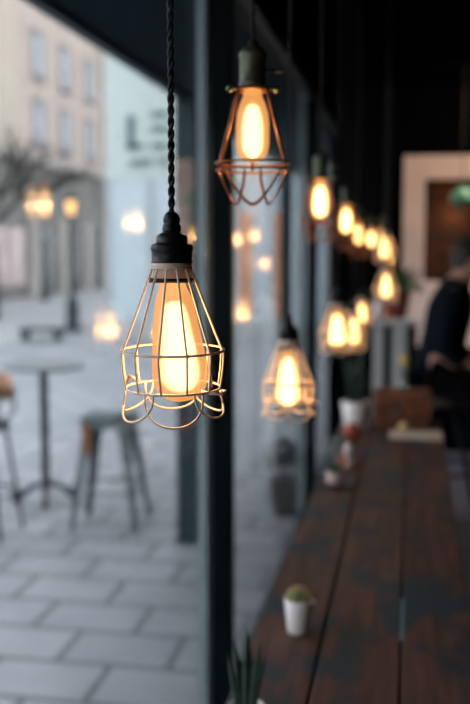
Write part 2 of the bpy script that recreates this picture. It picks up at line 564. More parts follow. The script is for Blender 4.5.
for yy in (-1.2, 6.0, 10.9):
    boxes('post', [(-0.745, -0.615, yy - 0.05, yy + 0.05, GZ - 2.75 + 0.03, -0.20)], M['teal_metal'], aw, 0.006)
    boxes('post_foot', [(-0.755, -0.62, yy - 0.07, yy + 0.07, GZ - 2.75, GZ - 2.75 + 0.03)], M['teal_metal'], aw, 0.004)

# ------------------------------------------------------------ facade across the street
fc = thing('apartment_building', 'beige rendered apartment building across the street with grey ground floor', 'building', (-15, 36, GZ))
FH = 13.5
boxes('upper_wall', [(-6, 0, -16, 11.2, 5.6, FH)], M['facade'], fc)
boxes('ground_floor_wall', [(-6, 0.02, -16, 11.2, 0, 5.35)], M['stone'], fc)
boxes('cornice', [(-6, 0.28, -16, 11.4, 5.30, 5.62)], M['stone_pale'], fc)
boxes('eaves', [(-6, 0.5, -16, 11.5, FH, FH + 0.3)], M['stone'], fc)
boxes('corner_pilaster', [(-0.1, 0.14, 10.75, 11.25, 0, FH)], M['facade_yellow'], fc)
boxes('side_bay', [(-0.1, 0.30, -16, -0.4, 5.62, FH)], M['facade_yellow'], fc)
for zc in (9.75, 7.05):
    for yc in (2.45, 5.6, 8.85, -3.6, -8.4):
        wx = 0.32 if yc < 0 else 0.02
        fr = boxes('window_frame', [(wx - 0.05, wx + 0.05, yc - 0.62, yc - 0.5, zc - 0.95, zc + 0.85), (wx - 0.05, wx + 0.05, yc + 0.5, yc + 0.62, zc - 0.95, zc + 0.85),
                                    (wx - 0.05, wx + 0.05, yc - 0.62, yc + 0.62, zc + 0.75, zc + 0.87), (wx - 0.05, wx + 0.14, yc - 0.72, yc + 0.72, zc - 1.05, zc - 0.92),
                                    (wx - 0.05, wx + 0.03, yc - 0.05, yc + 0.05, zc - 0.95, zc + 0.8)], M['win_frame'], fc)
        boxes('window_pane', [(wx - 0.02, wx + 0.005, yc - 0.5, yc + 0.5, zc - 0.92, zc + 0.76)], M['sky_pane'], fr)
for i, yc in enumerate((2.9, 6.4, 9.4)):
    d = boxes('doorway', [(0, 0.08, yc - 0.75, yc + 0.75, 0.1, 2.95)], M['dark_pane'], fc)
    boxes('door_frame', [(0.02, 0.12, yc - 0.06, yc + 0.06, 0.1, 2.95), (0.02, 0.12, yc - 0.75, yc + 0.75, 2.2, 2.3)], M['win_frame'], d)
for yc in (1.3, 4.65, 7.95, 10.4):
    boxes('pillar', [(0, 0.22, yc - 0.42, yc + 0.42, 0, 3.1)], M['stone_pale'], fc)
sw = boxes('shop_window', [(0, 0.08, -6.5, 0.6, 0.5, 2.7)], M['pink_pane'], fc)
for y in (-5, -3, -1.2, 0.5):
    boxes('shop_window_bar', [(0.05, 0.13, y, y + 0.1, 0.5, 2.7)], M['stone_pale'], sw)

# ------------------------------------------------------------ pale shop at the end of the terrace
sx0 = aty(107, 300, 20.2).x
sx1 = aty(330, 300, 20.2).x
sh = thing('shop_building', 'pale green shop building with slate lettering at the end of the pavement', 'shop', (sx0, 20.2, GZ))
W = sx1 - sx0
boxes('upper_wall', [(0, W, 0, 3.0, 3.35, 6.4)], M['shop_green'], sh)
boxes('roof_edge', [(-0.08, W + 0.08, -0.08, 3.08, 6.4, 6.55)], M['pale_panel'], sh)
gz = boxes('glazed_front', [(0.02, W - 0.02, 0.03, 3.0, 0.35, 3.35)], M['shop_blue'], sh)
boxes('plinth', [(0, W, -0.02, 3.0, 0, 0.35)], M['pale_panel'], sh)
for k in range(6):
    x = 0.0 + k * (W - 0.1) / 5
    boxes('glazing_bar', [(x, x + 0.1, -0.03, 0.05, 0.35, 3.35)], M['pale_panel'], sh)
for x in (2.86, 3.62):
    boxes('reflection_strip', [(x, x + 0.27, -0.02, 0.04, 0.45, 2.62)], M['warm_reflection'], sh)  # upright strips coloured to stand for orange reflections in the glass


def letter_boxes(name, rects, label=None):
    lst = []
    for u0, u1, v0, v1 in rects:
        p = aty(u0, v1, 20.16); q = aty(u1, v0, 20.16)
        lst.append((p.x - sx0, q.x - sx0, -0.05, 0.01, p.z - GZ, q.z - GZ))
    return boxes(name, lst, M['letter'], sh)


letter_boxes('letter_l', [(127.5, 134, 115, 149), (127.5, 143, 143.5, 149)])
for v0 in (111.5, 126, 143):
    letter_boxes('letter_bar', [(151.5, 168, v0, v0 + 5.5)])
small = []
for k, (u0, u1) in enumerate(((131, 135.5), (137, 141), (142, 147), (148, 152.5), (159, 163), (165, 169))):
    zb = 168 - k * 0.5
    letter_boxes('small_letter', [(u0, u0 + 1.8, zb - 8, zb), (u0, u1, zb - 8, zb - 6)])

# side building farther down the street
fb = thing('side_building', 'greyish blue building far down the street behind the pale shop', 'building', (-1.9, 30, GZ))
boxes('wall', [(0, 6, 0, 5, 0, 9)], M['shop_blue'], fb)
for k in range(3):
    f_ = boxes('window_frame', [(0.6 + k * 1.8, 1.6 + k * 1.8, -0.05, 0.02, 3.5, 5.2)], M['win_frame'], fb)
    boxes('window_pane', [(0.7 + k * 1.8, 1.5 + k * 1.8, -0.07, -0.04, 3.6, 5.1)], M['sky_pane'], f_)


# ------------------------------------------------------------ street furniture
def street_lamp(u, vb, vt, label, lit):
    p = atz(u, vb, GZ)
    if p.x < -8.05: p.z = GZ - 0.03
    h = aty(u, vt, p.y).z - p.z
    t = thing('street_lamp', label, 'street lamp', p, 0, 'street lamps across the paving')
    bm = bmesh.new()
    lathe(bm, [(0, 0), (0.20, 0), (0.20, 0.10), (0.15, 0.16), (0.15, 0.62), (0.10, 0.75), (0.06, 0.85), (0, 0.85)], 16)
    obj('base', bm, M['dark_green_iron'], t)
    bm = bmesh.new()
    lathe(bm, [(0, 0.80), (0.065, 0.80), (0.05, 1.6), (0.045, h - 0.25), (0.08, h - 0.22), (0, h - 0.2)], 12)
    obj('post', bm, M['dark_green_iron'], t)
    bm = bmesh.new()
    lathe(bm, [(0, h - 0.20), (0.07, h - 0.20), (0.115, h + 0.04), (0.10, h + 0.12), (0, h + 0.14)], 12)
    obj('lantern', bm, M['street_glow'] if lit else M['sky_pane'], t)
    bm = bmesh.new()
    lathe(bm, [(0.17, h + 0.12), (0.14, h + 0.18), (0.05, h + 0.28), (0.03, h + 0.36), (0, h + 0.40)], 12)
    lathe(bm, [(0.17, h + 0.12), (0, h + 0.125)], 12)
    obj('lantern_cap', bm, M['dark_green_iron'], t)
    return t


street_lamp(73, 331, 206, 'lit street lamp with orange lantern on a dark iron post', True)
street_lamp(45, 300, 232, 'unlit street lamp far off before the beige building doorway', False)

# low dark bench on the roadway edge
p = atz(42, 341, GZ); p.z = GZ - 0.03 if p.x < -8.05 else GZ
bn = thing('bench', 'low dark street bench standing left of the lit street lamp', 'bench', p, 0.1)
boxes('seat', [(-0.42, 0.42, -0.25, 0.25, 0.22, 0.28)], M['dark_green_iron'], bn, 0.01)
for s in (-1, 1):
    boxes('leg', [(s * 0.34 - 0.04, s * 0.34 + 0.04, -0.2, 0.2, 0, 0.22)], M['iron'], bn)


# bare tree
def tree(loc, h, label):
    t = thing('bare_tree', label, 'tree', loc)
    bmt = bmesh.new(); bmb = bmesh.new()
    R = random.Random(3)
    tube(bmt, [(0, 0, 0), (0.05, 0.03, h * 0.25), (-0.03, 0.05, h * 0.45)], [0.20, 0.15, 0.12], 8)

    def br(p, d, L, r, n):
        q = p + d * L
        m_ = p + d * L * 0.5 + Vector((R.uniform(-1, 1), R.uniform(-1, 1), R.uniform(-1, 1))) * L * 0.06
        tube(bmb, [p, m_, q], [r, r * 0.8, r * 0.6], 5)
        if n == 0: return
        for _ in range(3 if n > 1 else 4):
            nd = (d + Vector((R.uniform(-1, 1), R.uniform(-1, 1), R.uniform(-0.35, 0.7))) * 0.75).normalized()
            br(q if R.random() < 0.6 else m_, nd, L * R.uniform(0.6, 0.85), r * 0.6, n - 1)
    for k in range(6):
        a = k * 1.05
        br(Vector((-0.03, 0.05, h * 0.45)), Vector((math.cos(a), math.sin(a), 0.8)).normalized(), h * 0.2, 0.075, 4)
    obj('trunk', bmt, M['bark'], t); obj('crown', bmb, M['bark'], t)


pt = aty(-8, 300, 25.0)
tree((pt.x, 25.0, GZ - 0.03), 5.6, 'bare leafless tree before the beige building, cut by the left edge')


# outdoor stool, bar table and chair
def leg_tube(bm, a, b, r0, r1=None):
    tube(bm, [a, b], [r0, r1 or r0], 8)


def metal_stool(loc, rz):
    t = thing('bar_stool', 'tall steel bar stool on the paving outside the window', 'stool', loc, rz)
    bm = bmesh.new()
    H = 0.76
    box(bm, -0.165, 0.165, -0.165, 0.165, H - 0.02, H)
    bmesh.ops.bevel(bm, geom=bm.edges[:], offset=0.015, segments=2, affect='EDGES')
    obj('seat', bm, M['steel'], t)
    bm = bmesh.new()
    for sx in (-1, 1):
        box(bm, sx * 0.16 - 0.008, sx * 0.16 + 0.008, -0.15, 0.15, H - 0.08, H - 0.015)
        box(bm, -0.15, 0.15, sx * 0.16 - 0.008, sx * 0.16 + 0.008, H - 0.08, H - 0.015)
    obj('apron', bm, M['steel'], t, False)
    for i, (sx, sy) in enumerate(((-1, -1), (1, -1), (1, 1), (-1, 1))):
        bm = bmesh.new()
        top = Vector((sx * 0.145, sy * 0.145, H - 0.02)); bot = Vector((sx * 0.235, sy * 0.235, 0))
        # tapered folded leg of angle section
        for dx, dy, w0, w1 in ((1, 0, 0.072, 0.036), (0, 1, 0.072, 0.036)):
            v = []
            for P, ww in ((top, w0), (bot, w1)):
                e = Vector((-sx * dx, -sy * dy, 0)) * ww
                nrm = Vector((-sx * dy, -sy * dx, 0)) * 0.006
                v += [P, P + e, P + e + nrm, P + nrm]
            vs = [bm.verts.new(q) for q in v]
            for f in ((0, 1, 2, 3), (7, 6, 5, 4), (0, 4, 5, 1), (1, 5, 6, 2), (2, 6, 7, 3), (3, 7, 4, 0)):
                bm.faces.new([vs[k] for k in f])
        o = obj('leg', bm, M['steel'], t, False)
        if i == 3:
            pass
    bm = bmesh.new()
    z = 0.26; k = 0.145 + (0.09) * (H - z) / H
    pts = [Vector((sx * k, sy * k, z)) for sx, sy in ((-1, -1), (1, -1), (1, 1), (-1, 1))]
    for i in range(4):
        leg_tube(bm, pts[i], pts[(i + 1) % 4], 0.008)
    obj('foot_rail', bm, M['steel'], t)
    bm = bmesh.new()
    box(bm, -0.150, -0.095, -0.180, -0.168, H - 0.24, H - 0.04)
    o = obj('rust_patch', bm, M['rust'], t, False)
    o['label'] = 'orange rusted plate on the stool leg'
    return t


metal_stool((atz(108, 521, GZ).x + 0.045, 6.28, GZ), math.radians(4))

# bar table
tp = atz(49, 522, GZ)
bt = thing('bar_table', 'round grey bar table outside on one thin pole', 'table', (aty(45, 440, 6.75).x, 6.75, GZ))
TH = aty(45, 364, 6.75).z - GZ
bm = bmesh.new()
lathe(bm, [(0, TH - 0.03), (0.285, TH - 0.03), (0.30, TH - 0.022), (0.30, TH - 0.008), (0.285, TH), (0, TH)], 40)
obj('tabletop', bm, M['tabletop_grey'], bt)
bm = bmesh.new()
lathe(bm, [(0.032, 0.10), (0.032, TH - 0.06), (0.08, TH - 0.03), (0, TH - 0.03)], 16)
obj('pole', bm, M['iron'], bt)
for k in range(4):
    a = k * PI / 2 + 0.35
    bm = bmesh.new()
    pts = []
    for i in range(15):
        s = i / 14
        r = 0.03 + 0.175 * s
        z = 0.13 + 0.02 * math.sin(s * PI) - 0.11 * s ** 1.5
        pts.append((math.cos(a) * r, math.sin(a) * r, z))
    tube(bm, pts, 0.020, 8)
    # scrolled foot
    sc = []
    for i in range(18):
        ph = -PI / 2 + i / 17 * 1.7 * PI
        r = 0.042 * (1 - 0.35 * i / 17)
        rr = 0.205 + r * math.cos(ph)
        sc.append((math.cos(a) * rr, math.sin(a) * rr, 0.062 + r * math.sin(ph)))
    tube(bm, sc, 0.019, 8)
    obj('foot', bm, M['iron'], bt)

# chair at the left edge, only its right side in the frame
cp = atz(2, 530, GZ)
ch = thing('bar_chair', 'high outdoor chair with curved honey wood back, cut by the left edge', 'chair', (-2.735, 5.90, GZ))
SH = 0.74
bm = bmesh.new()
lathe(bm, [(0, SH - 0.03), (0.17, SH - 0.03), (0.19, SH - 0.01), (0.17, SH + 0.01), (0, SH + 0.01)], 24)
obj('seat', bm, M['iron'], ch)
bm = bmesh.new()
N = 16
for (z0, z1) in ((0, 1),):
    prev = None
    for i in range(N + 1):
        a = -PI * 0.50 + PI * 1.12 * i / N
        up = 0.5 + 0.5 * math.cos(a)
        zb = SH + 0.09 + 0.16 * abs(a / (PI * 0.50)) ** 0.5 * 0 + 0.05
        e = abs(a) / (PI * 0.50)
        zt = SH + 0.24 + 0.08 * e
        zb = SH + 0.15 + 0.08 * e
        if True:
            rr = 0.20 + 0.03 * e
            cur = [bm.verts.new((rr * math.cos(a + PI / 2 * 0) * 1.0, rr * math.sin(a), z)) for z in (zb, zt)] + \
                  [bm.verts.new(((rr - 0.018) * math.cos(a), (rr - 0.018) * math.sin(a), z)) for z in (zt, zb)]
        if prev:
            for k in range(4):
                bm.faces.new((prev[k], prev[(k + 1) % 4], cur[(k + 1) % 4], cur[k]))
        else:
            bm.faces.new(cur)
        prev = cur
    bm.faces.new(prev[::-1])
o = obj('backrest', bm, M['chair_wood'], ch, True, 0.004)
o['label'] = 'curved honey coloured wooden backrest'
for sx, sy in ((-1, -1), (1, -1), (1, 1), (-1, 1)):
    bm = bmesh.new()
    leg_tube(bm, (sx * 0.11, sy * 0.11, SH - 0.02), (sx * 0.19, sy * 0.19, 0), 0.015, 0.012)
    obj('leg', bm, M['iron'], ch)
for sy in (-1, 1):
    bm = bmesh.new()
    tube(bm, [(0.10, sy * 0.12, SH), (0.17, sy * 0.13, SH + 0.06), (0.175, sy * 0.13, SH + 0.20)], 0.010, 8)
    obj('back_support', bm, M['iron'], ch)
bm = bmesh.new()
ring(bm, 0.215, 0.28, 0.009, 32, 6)
obj('foot_ring', bm, M['iron'], ch)

# planter beyond the second bay
pp = atz(287, 512, GZ)
pl = thing('planter', 'dark square planter with a shrub outside the second window', 'planter', (pp.x, pp.y, GZ))
bm = bmesh.new()
v = []
for z, r in ((0, 0.085), (0.26, 0.11)):
    v.append([bm.verts.new((sx * r, sy * r, z)) for sx, sy in ((-1, -1), (1, -1), (1, 1), (-1, 1))])
for i in range(4):
    bm.faces.new((v[0][i], v[0][(i + 1) % 4], v[1][(i + 1) % 4], v[1][i]))
bm.faces.new(v[0]); bm.faces.new(v[1])
obj('pot', bm, M['dark_tray'], pl, False, 0.004)
bm = bmesh.new()
for k in range(170):
    a = random.uniform(0, 2 * PI); e = random.uniform(-0.3, 1.5); r = random.uniform(0.03, 0.17)
    c = Vector((math.cos(a) * math.cos(e) * r, math.sin(a) * math.cos(e) * r, 0.36 + math.sin(e) * r))
    d = Vector((random.uniform(-1, 1), random.uniform(-1, 1), random.uniform(-1, 1))).normalized() * 0.04
    s = d.orthogonal().normalized() * 0.016
    bm.faces.new([bm.verts.new(q) for q in (c - d, c + s, c + d, c - s)])
tube(bm, [(0, 0, 0.25), (0.01, 0, 0.42)], 0.012, 6)
obj('shrub', bm, M['leaf_dark'], pl, False)

# ------------------------------------------------------------ long table along the window
TZ = 0.80
X0, X1 = -0.318, 0.148
S1, S2 = -0.172, -0.0065
TY0, TY1 = 1.0, 4.72
tb = thing('bar_table', 'long dark stained plank table running along the window', 'table', (0, 0, 0))
bm = bmesh.new()
for xa, xb in ((X0, S1 - 0.0035), (S1 + 0.0035, S2 - 0.003), (S2 + 0.003, X1)):
    box(bm, xa, xb, TY0, TY1, TZ - 0.045, TZ)
obj('tabletop', bm, M['wood'], tb, False, 0.003)
for y in (1.3, 2.9, 4.3):
    boxes('batten', [(X0 + 0.03, X1 - 0.03, y, y + 0.08, TZ - 0.095, TZ - 0.055)], M['wood'], tb)
boxes('runner', [(X0 + 0.05, X1 - 0.05, TY0 + 0.05, TY1 - 0.05, TZ - 0.055, TZ - 0.045)], M['wood'], tb)
o = boxes('seam_light_strip', [(S2 - 0.0032, S2 + 0.0032, 2.02, 2.28, TZ - 0.03, TZ + 0.0006)], M['seam_light'], tb)  # thin strip coloured like light coming up through the joint
o['label'] = 'teal strip coloured as light showing in the joint between two boards'
for y in (1.25, 4.3):
    for x in (X0 + 0.04, X1 - 0.10):
        boxes('leg', [(x, x + 0.06, y, y + 0.06, 0, TZ - 0.045)], M['wood'], tb, 0.003)


# ------------------------------------------------------------ pendant lamps
def twisted(bm, z0, z1, r_str=0.0021, r_hel=0.0018, pitch=0.0235, seg=6, per=10):
    n = max(4, int((z1 - z0) / pitch * per))
    for ph in (0, PI):
        tube(bm, [(r_hel * math.cos(ph + 2 * PI * i / per), r_hel * math.sin(ph + 2 * PI * i / per), z0 + (z1 - z0) * i / n) for i in range(n + 1)], r_str, seg)


def arc3(fn, n):
    return [fn(i / n) for i in range(n + 1)]


CEIL = 2.9


def scallop_lamp(loc, label, near=False, rz=0.0, coil='coil', power=2.0):
    t = thing('pendant_lamp', label, 'lamp', loc, rz, 'caged pendant lamps hung in a row by the window')
    sg = 40 if near else 20
    bm = bmesh.new()
    if near:
        twisted(bm, 0.141, CEIL - loc[2])
    else:
        twisted(bm, 0.139, CEIL - loc[2], 0.0019, 0.0016, 0.03, 5, 6)
    obj('cord', bm, M['cord'], t)
    bm = bmesh.new()
    lathe(bm, [(0, 0.142), (0.0045, 0.142), (0.0070, 0.1395), (0.0090, 0.135), (0.0090, 0.1315), (0.0078, 0.130), (0.0095, 0.1275), (0.0100, 0.123), (0.0085, 0.119), (0, 0.119)], sg)
    obj('cord_grip', bm, M['bakelite'], t, loc=(0, 0, 0.0025))
    bm = bmesh.new()
    lathe(bm, [(0, 0.1205), (0.0105, 0.1205), (0.0135, 0.1185), (0.0160, 0.1165), (0.0165, 0.1110), (0.0170, 0.1095), (0.0205, 0.1085), (0.0220, 0.1065),
               (0.0222, 0.1020), (0.0212, 0.1012), (0.0212, 0.0915), (0.0220, 0.0905), (0.0216, 0.0890), (0, 0.0890)], sg)
    obj('socket', bm, M['bakelite'], t, loc=(0, 0, 0.0025))
    bm = bmesh.new()
    lathe(bm, [(0.0205, 0.0915), (0.0205, 0.0720), (0.0195, 0.0720), (0.0195, 0.0915), (0.0205, 0.0915)], sg)
    obj('collar', bm, M['collar'], t)
    bm = bmesh.new()
    for zz, rr in ((0.0735, 0.0245),):
        lathe(bm, [(rr, zz + 0.0022), (rr, zz - 0.0022), (0.0195, zz - 0.0022), (0.0195, zz + 0.0022), (rr, zz + 0.0022)], sg)
    obj('clamp_ring', bm, M['bakelite'], t)
    # cage
    bm = bmesh.new()
    wr = 0.00122 if near else 0.0019
    nw = 12
    R1, R2 = 0.0545, 0.0505
    for k in range(nw):
        a = 2 * PI * (k + 1.0) / nw
        ca, sa = math.cos(a), math.sin(a)
        prof = [(0.0208, 0.0875), (0.0215, 0.0835), (0.0245, 0.0760), (0.0345, 0.0500), (0.0450, 0.0230), (0.0528, 0.0035), (0.0545, 0.0), (0.0548, -0.006), (0.0538, -0.020), (0.0520, -0.033), (R2, -0.0400)]
        jit = (random.random() - 0.5) * 0.05
        pts = [(r * math.cos(a + jit * s), r * math.sin(a + jit * s), z) for s, (r, z) in zip([0, .1, .2, .5, .8, 1, 1, 1, .6, .3, 0], prof)]
        tube(bm, pts, wr, 6 if near else 5)
        if near:
            lathe(bm, [(0, 0.0022), (0.0016, 0.0012), (0.0016, -0.0012), (0, -0.0022)], 6, (R1 * ca, R1 * sa, 0))
    ring(bm, R1, 0.0, wr * 1.05, 60 if near else 30, 6)
    ring(bm, R2, -0.0400, wr * 1.05, 60 if near else 30, 6)
    ring(bm, 0.0212, 0.0870, wr, 40, 6)
    cg = obj('cage', bm, M['cage'], t)
    tilt = Matrix.Rotation(-rz, 4, 'Z') @ Matrix.Rotation(0.03, 4, 'X') @ Matrix.Rotation(rz, 4, 'Z')
    bm = bmesh.new()
    for k in range(6):
        a0 = 2 * PI * (k * 2 + 0.5) / nw - 0.10
        a1 = 2 * PI * (k * 2 + 2.5) / nw + 0.10
        dep = 0.0305 + 0.003 * math.sin(k * 2.1)

        def fn(s, a0=a0, a1=a1, dep=dep):
            # a round wire petal hanging from the lower ring
            ph = PI * s
            mid = (a0 + a1) / 2
            hw = (a1 - a0) / 2
            ang = mid - hw * math.cos(ph) * (1.0)
            r = R2 + 0.004 * math.sin(ph)
            return (r * math.cos(ang), r * math.sin(ang), -0.0400 - dep * math.sin(ph) ** 0.8)
        tube(bm, arc3(fn, 20 if near else 12), wr, 6 if near else 5)
    rim = obj('scalloped_rim', bm, M['cage'], t)
    for o_ in (cg, rim):
        if near: o_.matrix_local = tilt
    # hinge and latch on the right
    bm = bmesh.new()
    a = math.radians(-28)
    ca, sa = math.cos(a), math.sin(a)
    tube(bm, [(0.048 * ca, 0.048 * sa, 0.004), (0.0515 * ca, 0.0515 * sa, -0.004), (0.0505 * ca, 0.0505 * sa, -0.040)], 0.0017, 6)
    obj('hinge_leaf', bm, M['cage'], t)
    bm = bmesh.new()
    tube(bm, [(0.047 * ca + 0.003, 0.047 * sa + .004, 0.002), (0.049 * ca + 0.003, 0.049 * sa + .004, -0.036)], 0.0010, 6)
    obj('hinge_pin', bm, M['cage'], t)
    bm = bmesh.new()
    tube(bm, [(0.040 * ca, 0.040 * sa, -0.0400), (0.052 * ca, 0.052 * sa, -0.0418), (0.058, -0.026, -0.0418), (0.060, -0.016, -0.0400), (0.055, -0.006, -0.0410)], 0.0014, 6)
    obj('latch', bm, M['cage'], t)
    bm = bmesh.new()
    a = math.radians(205)
    ca, sa = math.cos(a), math.sin(a)
    tube(bm, [(0.040 * ca, 0.040 * sa, -0.030), (0.046 * ca, 0.046 * sa, -0.026), (0.050 * ca, 0.050 * sa, -0.034)], 0.0022, 6)
    obj('clip', bm, M['cage'], t)
    # bulb
    bm = bmesh.new()
    lathe(bm, smooth_profile([(0.0130, 0.088), (0.0135, 0.070), (0.0170, 0.060), (0.0205, 0.049), (0.0240, 0.025), (0.0275, 0.0), (0.0295, -0.018),
               (0.0290, -0.032), (0.0250, -0.043), (0.0175, -0.050), (0.0090, -0.0535), (0, -0.0545)]), sg)
    bl = obj('bulb', bm, M['bulb'], t)
    bl.rotation_euler = (0, -0.085 if near else 0, 0)
    bl.location = (0.0060 if near else 0, 0, 0)
    bm = bmesh.new()
    lathe(bm, smooth_profile([(0, 0.054), (0.010, 0.050), (0.0150, 0.038), (0.0190, 0.014), (0.0218, -0.008), (0.0230, -0.020), (0.0220, -0.032), (0.0140, -0.043), (0, -0.048)]), sg)
    obj('filament', bm, M[coil], bl)
    point_light('bulb_light', (0, 0, -0.01), power, (1.0, 0.62, 0.30), 0.02, t)
    return t


def diamond_lamp(loc, label, near=False, rz=0.0, coil='coil', power=2.0):
    t = thing('pendant_lamp', label, 'lamp', loc, rz, 'caged pendant lamps hung in a row by the window')
    sg = 32 if near else 16
    bm = bmesh.new()
    twisted(bm, 0.176, CEIL - loc[2], 0.0019, 0.0016, 0.03, 5, 6)
    obj('cord', bm, M['cord'], t)
    bm = bmesh.new()
    lathe(bm, [(0, 0.180), (0.006, 0.180), (0.008, 0.172), (0.014, 0.170), (0.0195, 0.163), (0.0205, 0.158), (0.0192, 0.156), (0.0192, 0.122), (0.0205, 0.120), (0.0205, 0.112), (0, 0.112)], sg)
    obj('socket', bm, M['brass'], t)
    bm = bmesh.new()
    tube(bm, [(0.018, -0.004, 0.139), (0.036, -0.008, 0.139)], 0.0022, 6)
    lathe(bm, [(0, 0.0025), (0.006, 0.002), (0.006, -0.002), (0, -0.0025)], 10, (0.040, -0.009, 0.139))
    obj('switch_key', bm, M['brass'], t)
    bm = bmesh.new()
    tube(bm, [(0.020, -0.006, 0.114), (0.033, -0.009, 0.112)], 0.003, 6)
    lathe(bm, [(0, 0.006), (0.0055, 0.003), (0.0055, -0.003), (0, -0.006)], 8, (0.035, -0.010, 0.112))
    obj('clamp_screw', bm, M['brass'], t)
    bm = bmesh.new()
    lathe(bm, [(0, 0.006), (0.0055, 0.003), (0.0055, -0.003), (0, -0.006)], 8, (-0.034, 0.008, 0.111))
    tube(bm, [(-0.020, 0.005, 0.112), (-0.033, 0.008, 0.112)], 0.003, 6)
    obj('clamp_screw', bm, M['brass'], t)
    bm = bmesh.new()
    wr = 0.0017
    ring(bm, 0.0230, 0.110, 0.0026, 30, 6)
    nu = 3
    for k in range(nu):
        a = 2 * PI * (k + 0.5) / nu
        u = Vector((math.cos(a), math.sin(a), 0))
        tube(bm, [u * 0.023 + Vector((0, 0, 0.110)), u * 0.029 + Vector((0, 0, 0.092)), u * 0.054 + Vector((0, 0, 0.004)), u * 0.0555 + Vector((0, 0, -0.003))], 0.0026, 6)
    ring(bm, 0.0550, 0.004, wr, 40, 6)
    ring(bm, 0.0535, -0.006, wr, 40, 6)
    obj('cage', bm, M['cage_copper'], t)
    bm = bmesh.new()
    nl = 6
    for k in range(nl):
        a0 = 2 * PI * (k + 0.5) / nl
        for span in (2 * PI / nl, ):
            def fn(s, a0=a0, span=span):
                ang = a0 + span * (s * 1.6 - 0.3)
                q = math.sin(PI * s) ** 0.55
                return ((0.0535 - 0.026 * q) * math.cos(ang), (0.0535 - 0.026 * q) * math.sin(ang), -0.006 - 0.050 * q)
            tube(bm, arc3(fn, 18 if near else 10), 0.0014, 6)
    obj('cage_basket', bm, M['cage_copper'], t)
    bm = bmesh.new()
    lathe(bm, [(0.013, 0.112), (0.0140, 0.100), (0.0185, 0.090), (0.0230, 0.076), (0.0245, 0.060), (0.0245, 0.032), (0.0220, 0.018), (0.0150, 0.009), (0.006, 0.0055), (0, 0.005)], sg)
    bl = obj('bulb', bm, M['bulb'], t)
    bm = bmesh.new()
    lathe(bm, smooth_profile([(0, 0.092), (0.009, 0.088), (0.0145, 0.076), (0.0175, 0.060), (0.0180, 0.045), (0.0175, 0.028), (0.0125, 0.016), (0, 0.010)]), sg)
    obj('filament', bm, M[coil], bl)
    point_light('bulb_light', (0, 0, 0.045), power, (1.0, 0.60, 0.28), 0.015, t)
    return t


PW = 4.0
scallop_lamp(aty(172.5, 350, 1.0), 'nearest pendant lamp with pale wire cage, twisted black cord and scalloped rim', True, 0.0, 'coil', PW)
diamond_lamp(aty(252.5, 166, 1.45), 'high copper caged pendant lamp with brass socket, second from the camera', True, -1.41 + math.radians(180-60), 'coil', PW)
scallop_lamp(aty(288, 383, 2.03), 'low scalloped pendant lamp hanging in front of the second window', False, 0.4, 'coil_far', 6.5)
diamond_lamp(aty(320, 221, 2.6), 'copper caged pendant lamp with tall bulb between second window and dark wall', False, 0.5, 'coil_far', PW)
scallop_lamp(aty(337, 331, 3.2), 'low glowing caged pendant lamp above the small potted plants, left of its pair', False, 0.1, 'coil_far', PW)
diamond_lamp(aty(346, 235, 3.56), 'pendant lamp glowing just right of the tall copper caged one', False, 0.9, 'coil_far', PW)
scallop_lamp(aty(353, 333, 4.0), 'low glowing pendant lamp overlapping its pair on the right', False, 0.3, 'coil_far', PW)
diamond_lamp(aty(358, 246, 4.5), 'third glowing bulb along the receding upper row', False, 0.1, 'coil_far', PW)
diamond_lamp(aty(371, 248, 5.7), 'fourth glowing bulb along the receding upper row, touching the third', False, 0.2, 'coil_far', PW)
scallop_lamp(aty(361.5, 314, 5.65), 'single small bright bulb up and right of the low glowing pair', False, 0.5, 'coil_far', PW)
diamond_lamp(aty(382.5, 243, 6.6), 'small dim bulb at the upper end of the receding row', False, 0.4, 'coil_far', PW * 0.6)
scallop_lamp(aty(385, 249, 5.3), 'bright bulb next below the small dim one at the row end', False, 0.6, 'coil_far', PW)
diamond_lamp(aty(388.5, 271, 7.3), 'farthest small orange bulb between two brighter bulbs by the pale surround', False, 0.7, 'coil_far', PW * 0.6)
scallop_lamp(aty(386, 287, 4.7), 'lowest bright round bulb of the upper row, above the red flowerpot', False, 0.8, 'coil_far', PW)

# small green enamel lamp in front of the brick recess
gp = aty(462, 200, 7.2)
gl_ = thing('pendant_lamp', 'green enamel pendant lamp hanging before the brick recess', 'lamp', gp, 0)
bm = bmesh.new()
tube(bm, [(0, 0, 0.09), (0, 0, CEIL - gp.z)], 0.004, 6)
obj('cord', bm, M['cord'], gl_)
bm = bmesh.new()
lathe(bm, [(0, 0.10), (0.02, 0.10), (0.025, 0.085), (0.055, 0.07), (0.078, 0.04), (0.085, 0.0), (0.08, -0.015), (0.078, -0.01), (0.08, 0.0), (0.074, 0.038), (0.05, 0.065), (0, 0.08)], 28)
obj('lamp_shade', bm, M['green_enamel'], gl_)
bm = bmesh.new()
lathe(bm, [(0, 0.03), (0.022, 0.01), (0.036, -0.03), (0.036, -0.055), (0.02, -0.08), (0, -0.088)], 18)
obj('globe', bm, M['leaf_mid'], gl_)


# ------------------------------------------------------------ things on the table
def pot_profile(r0, r1, h, t=0.004):
    return [(0, 0.0), (r0 * 0.92, 0.0), (r0, 0.004), (r1, h - 0.002), (r1 - t * 0.4, h), (r1 - t, h - 0.002), (r0 - t, 0.012), (0, 0.012)]


def soil(r, z, parent):
    bm = bmesh.new()
    lathe(bm, [(0, z - 0.006), (r, z - 0.006), (r, z), (r * 0.5, z + 0.003), (0, z + 0.002)], 20)
    return obj('soil', bm, M['soil'], parent)


# cactus
c0 = atz(298, 632, TZ)
ct = thing('potted_cactus', 'small round cactus in a white cup on the near plank table', 'plant', c0)
bm = bmesh.new()
lathe(bm, pot_profile(0.0225, 0.0305, 0.076), 36)
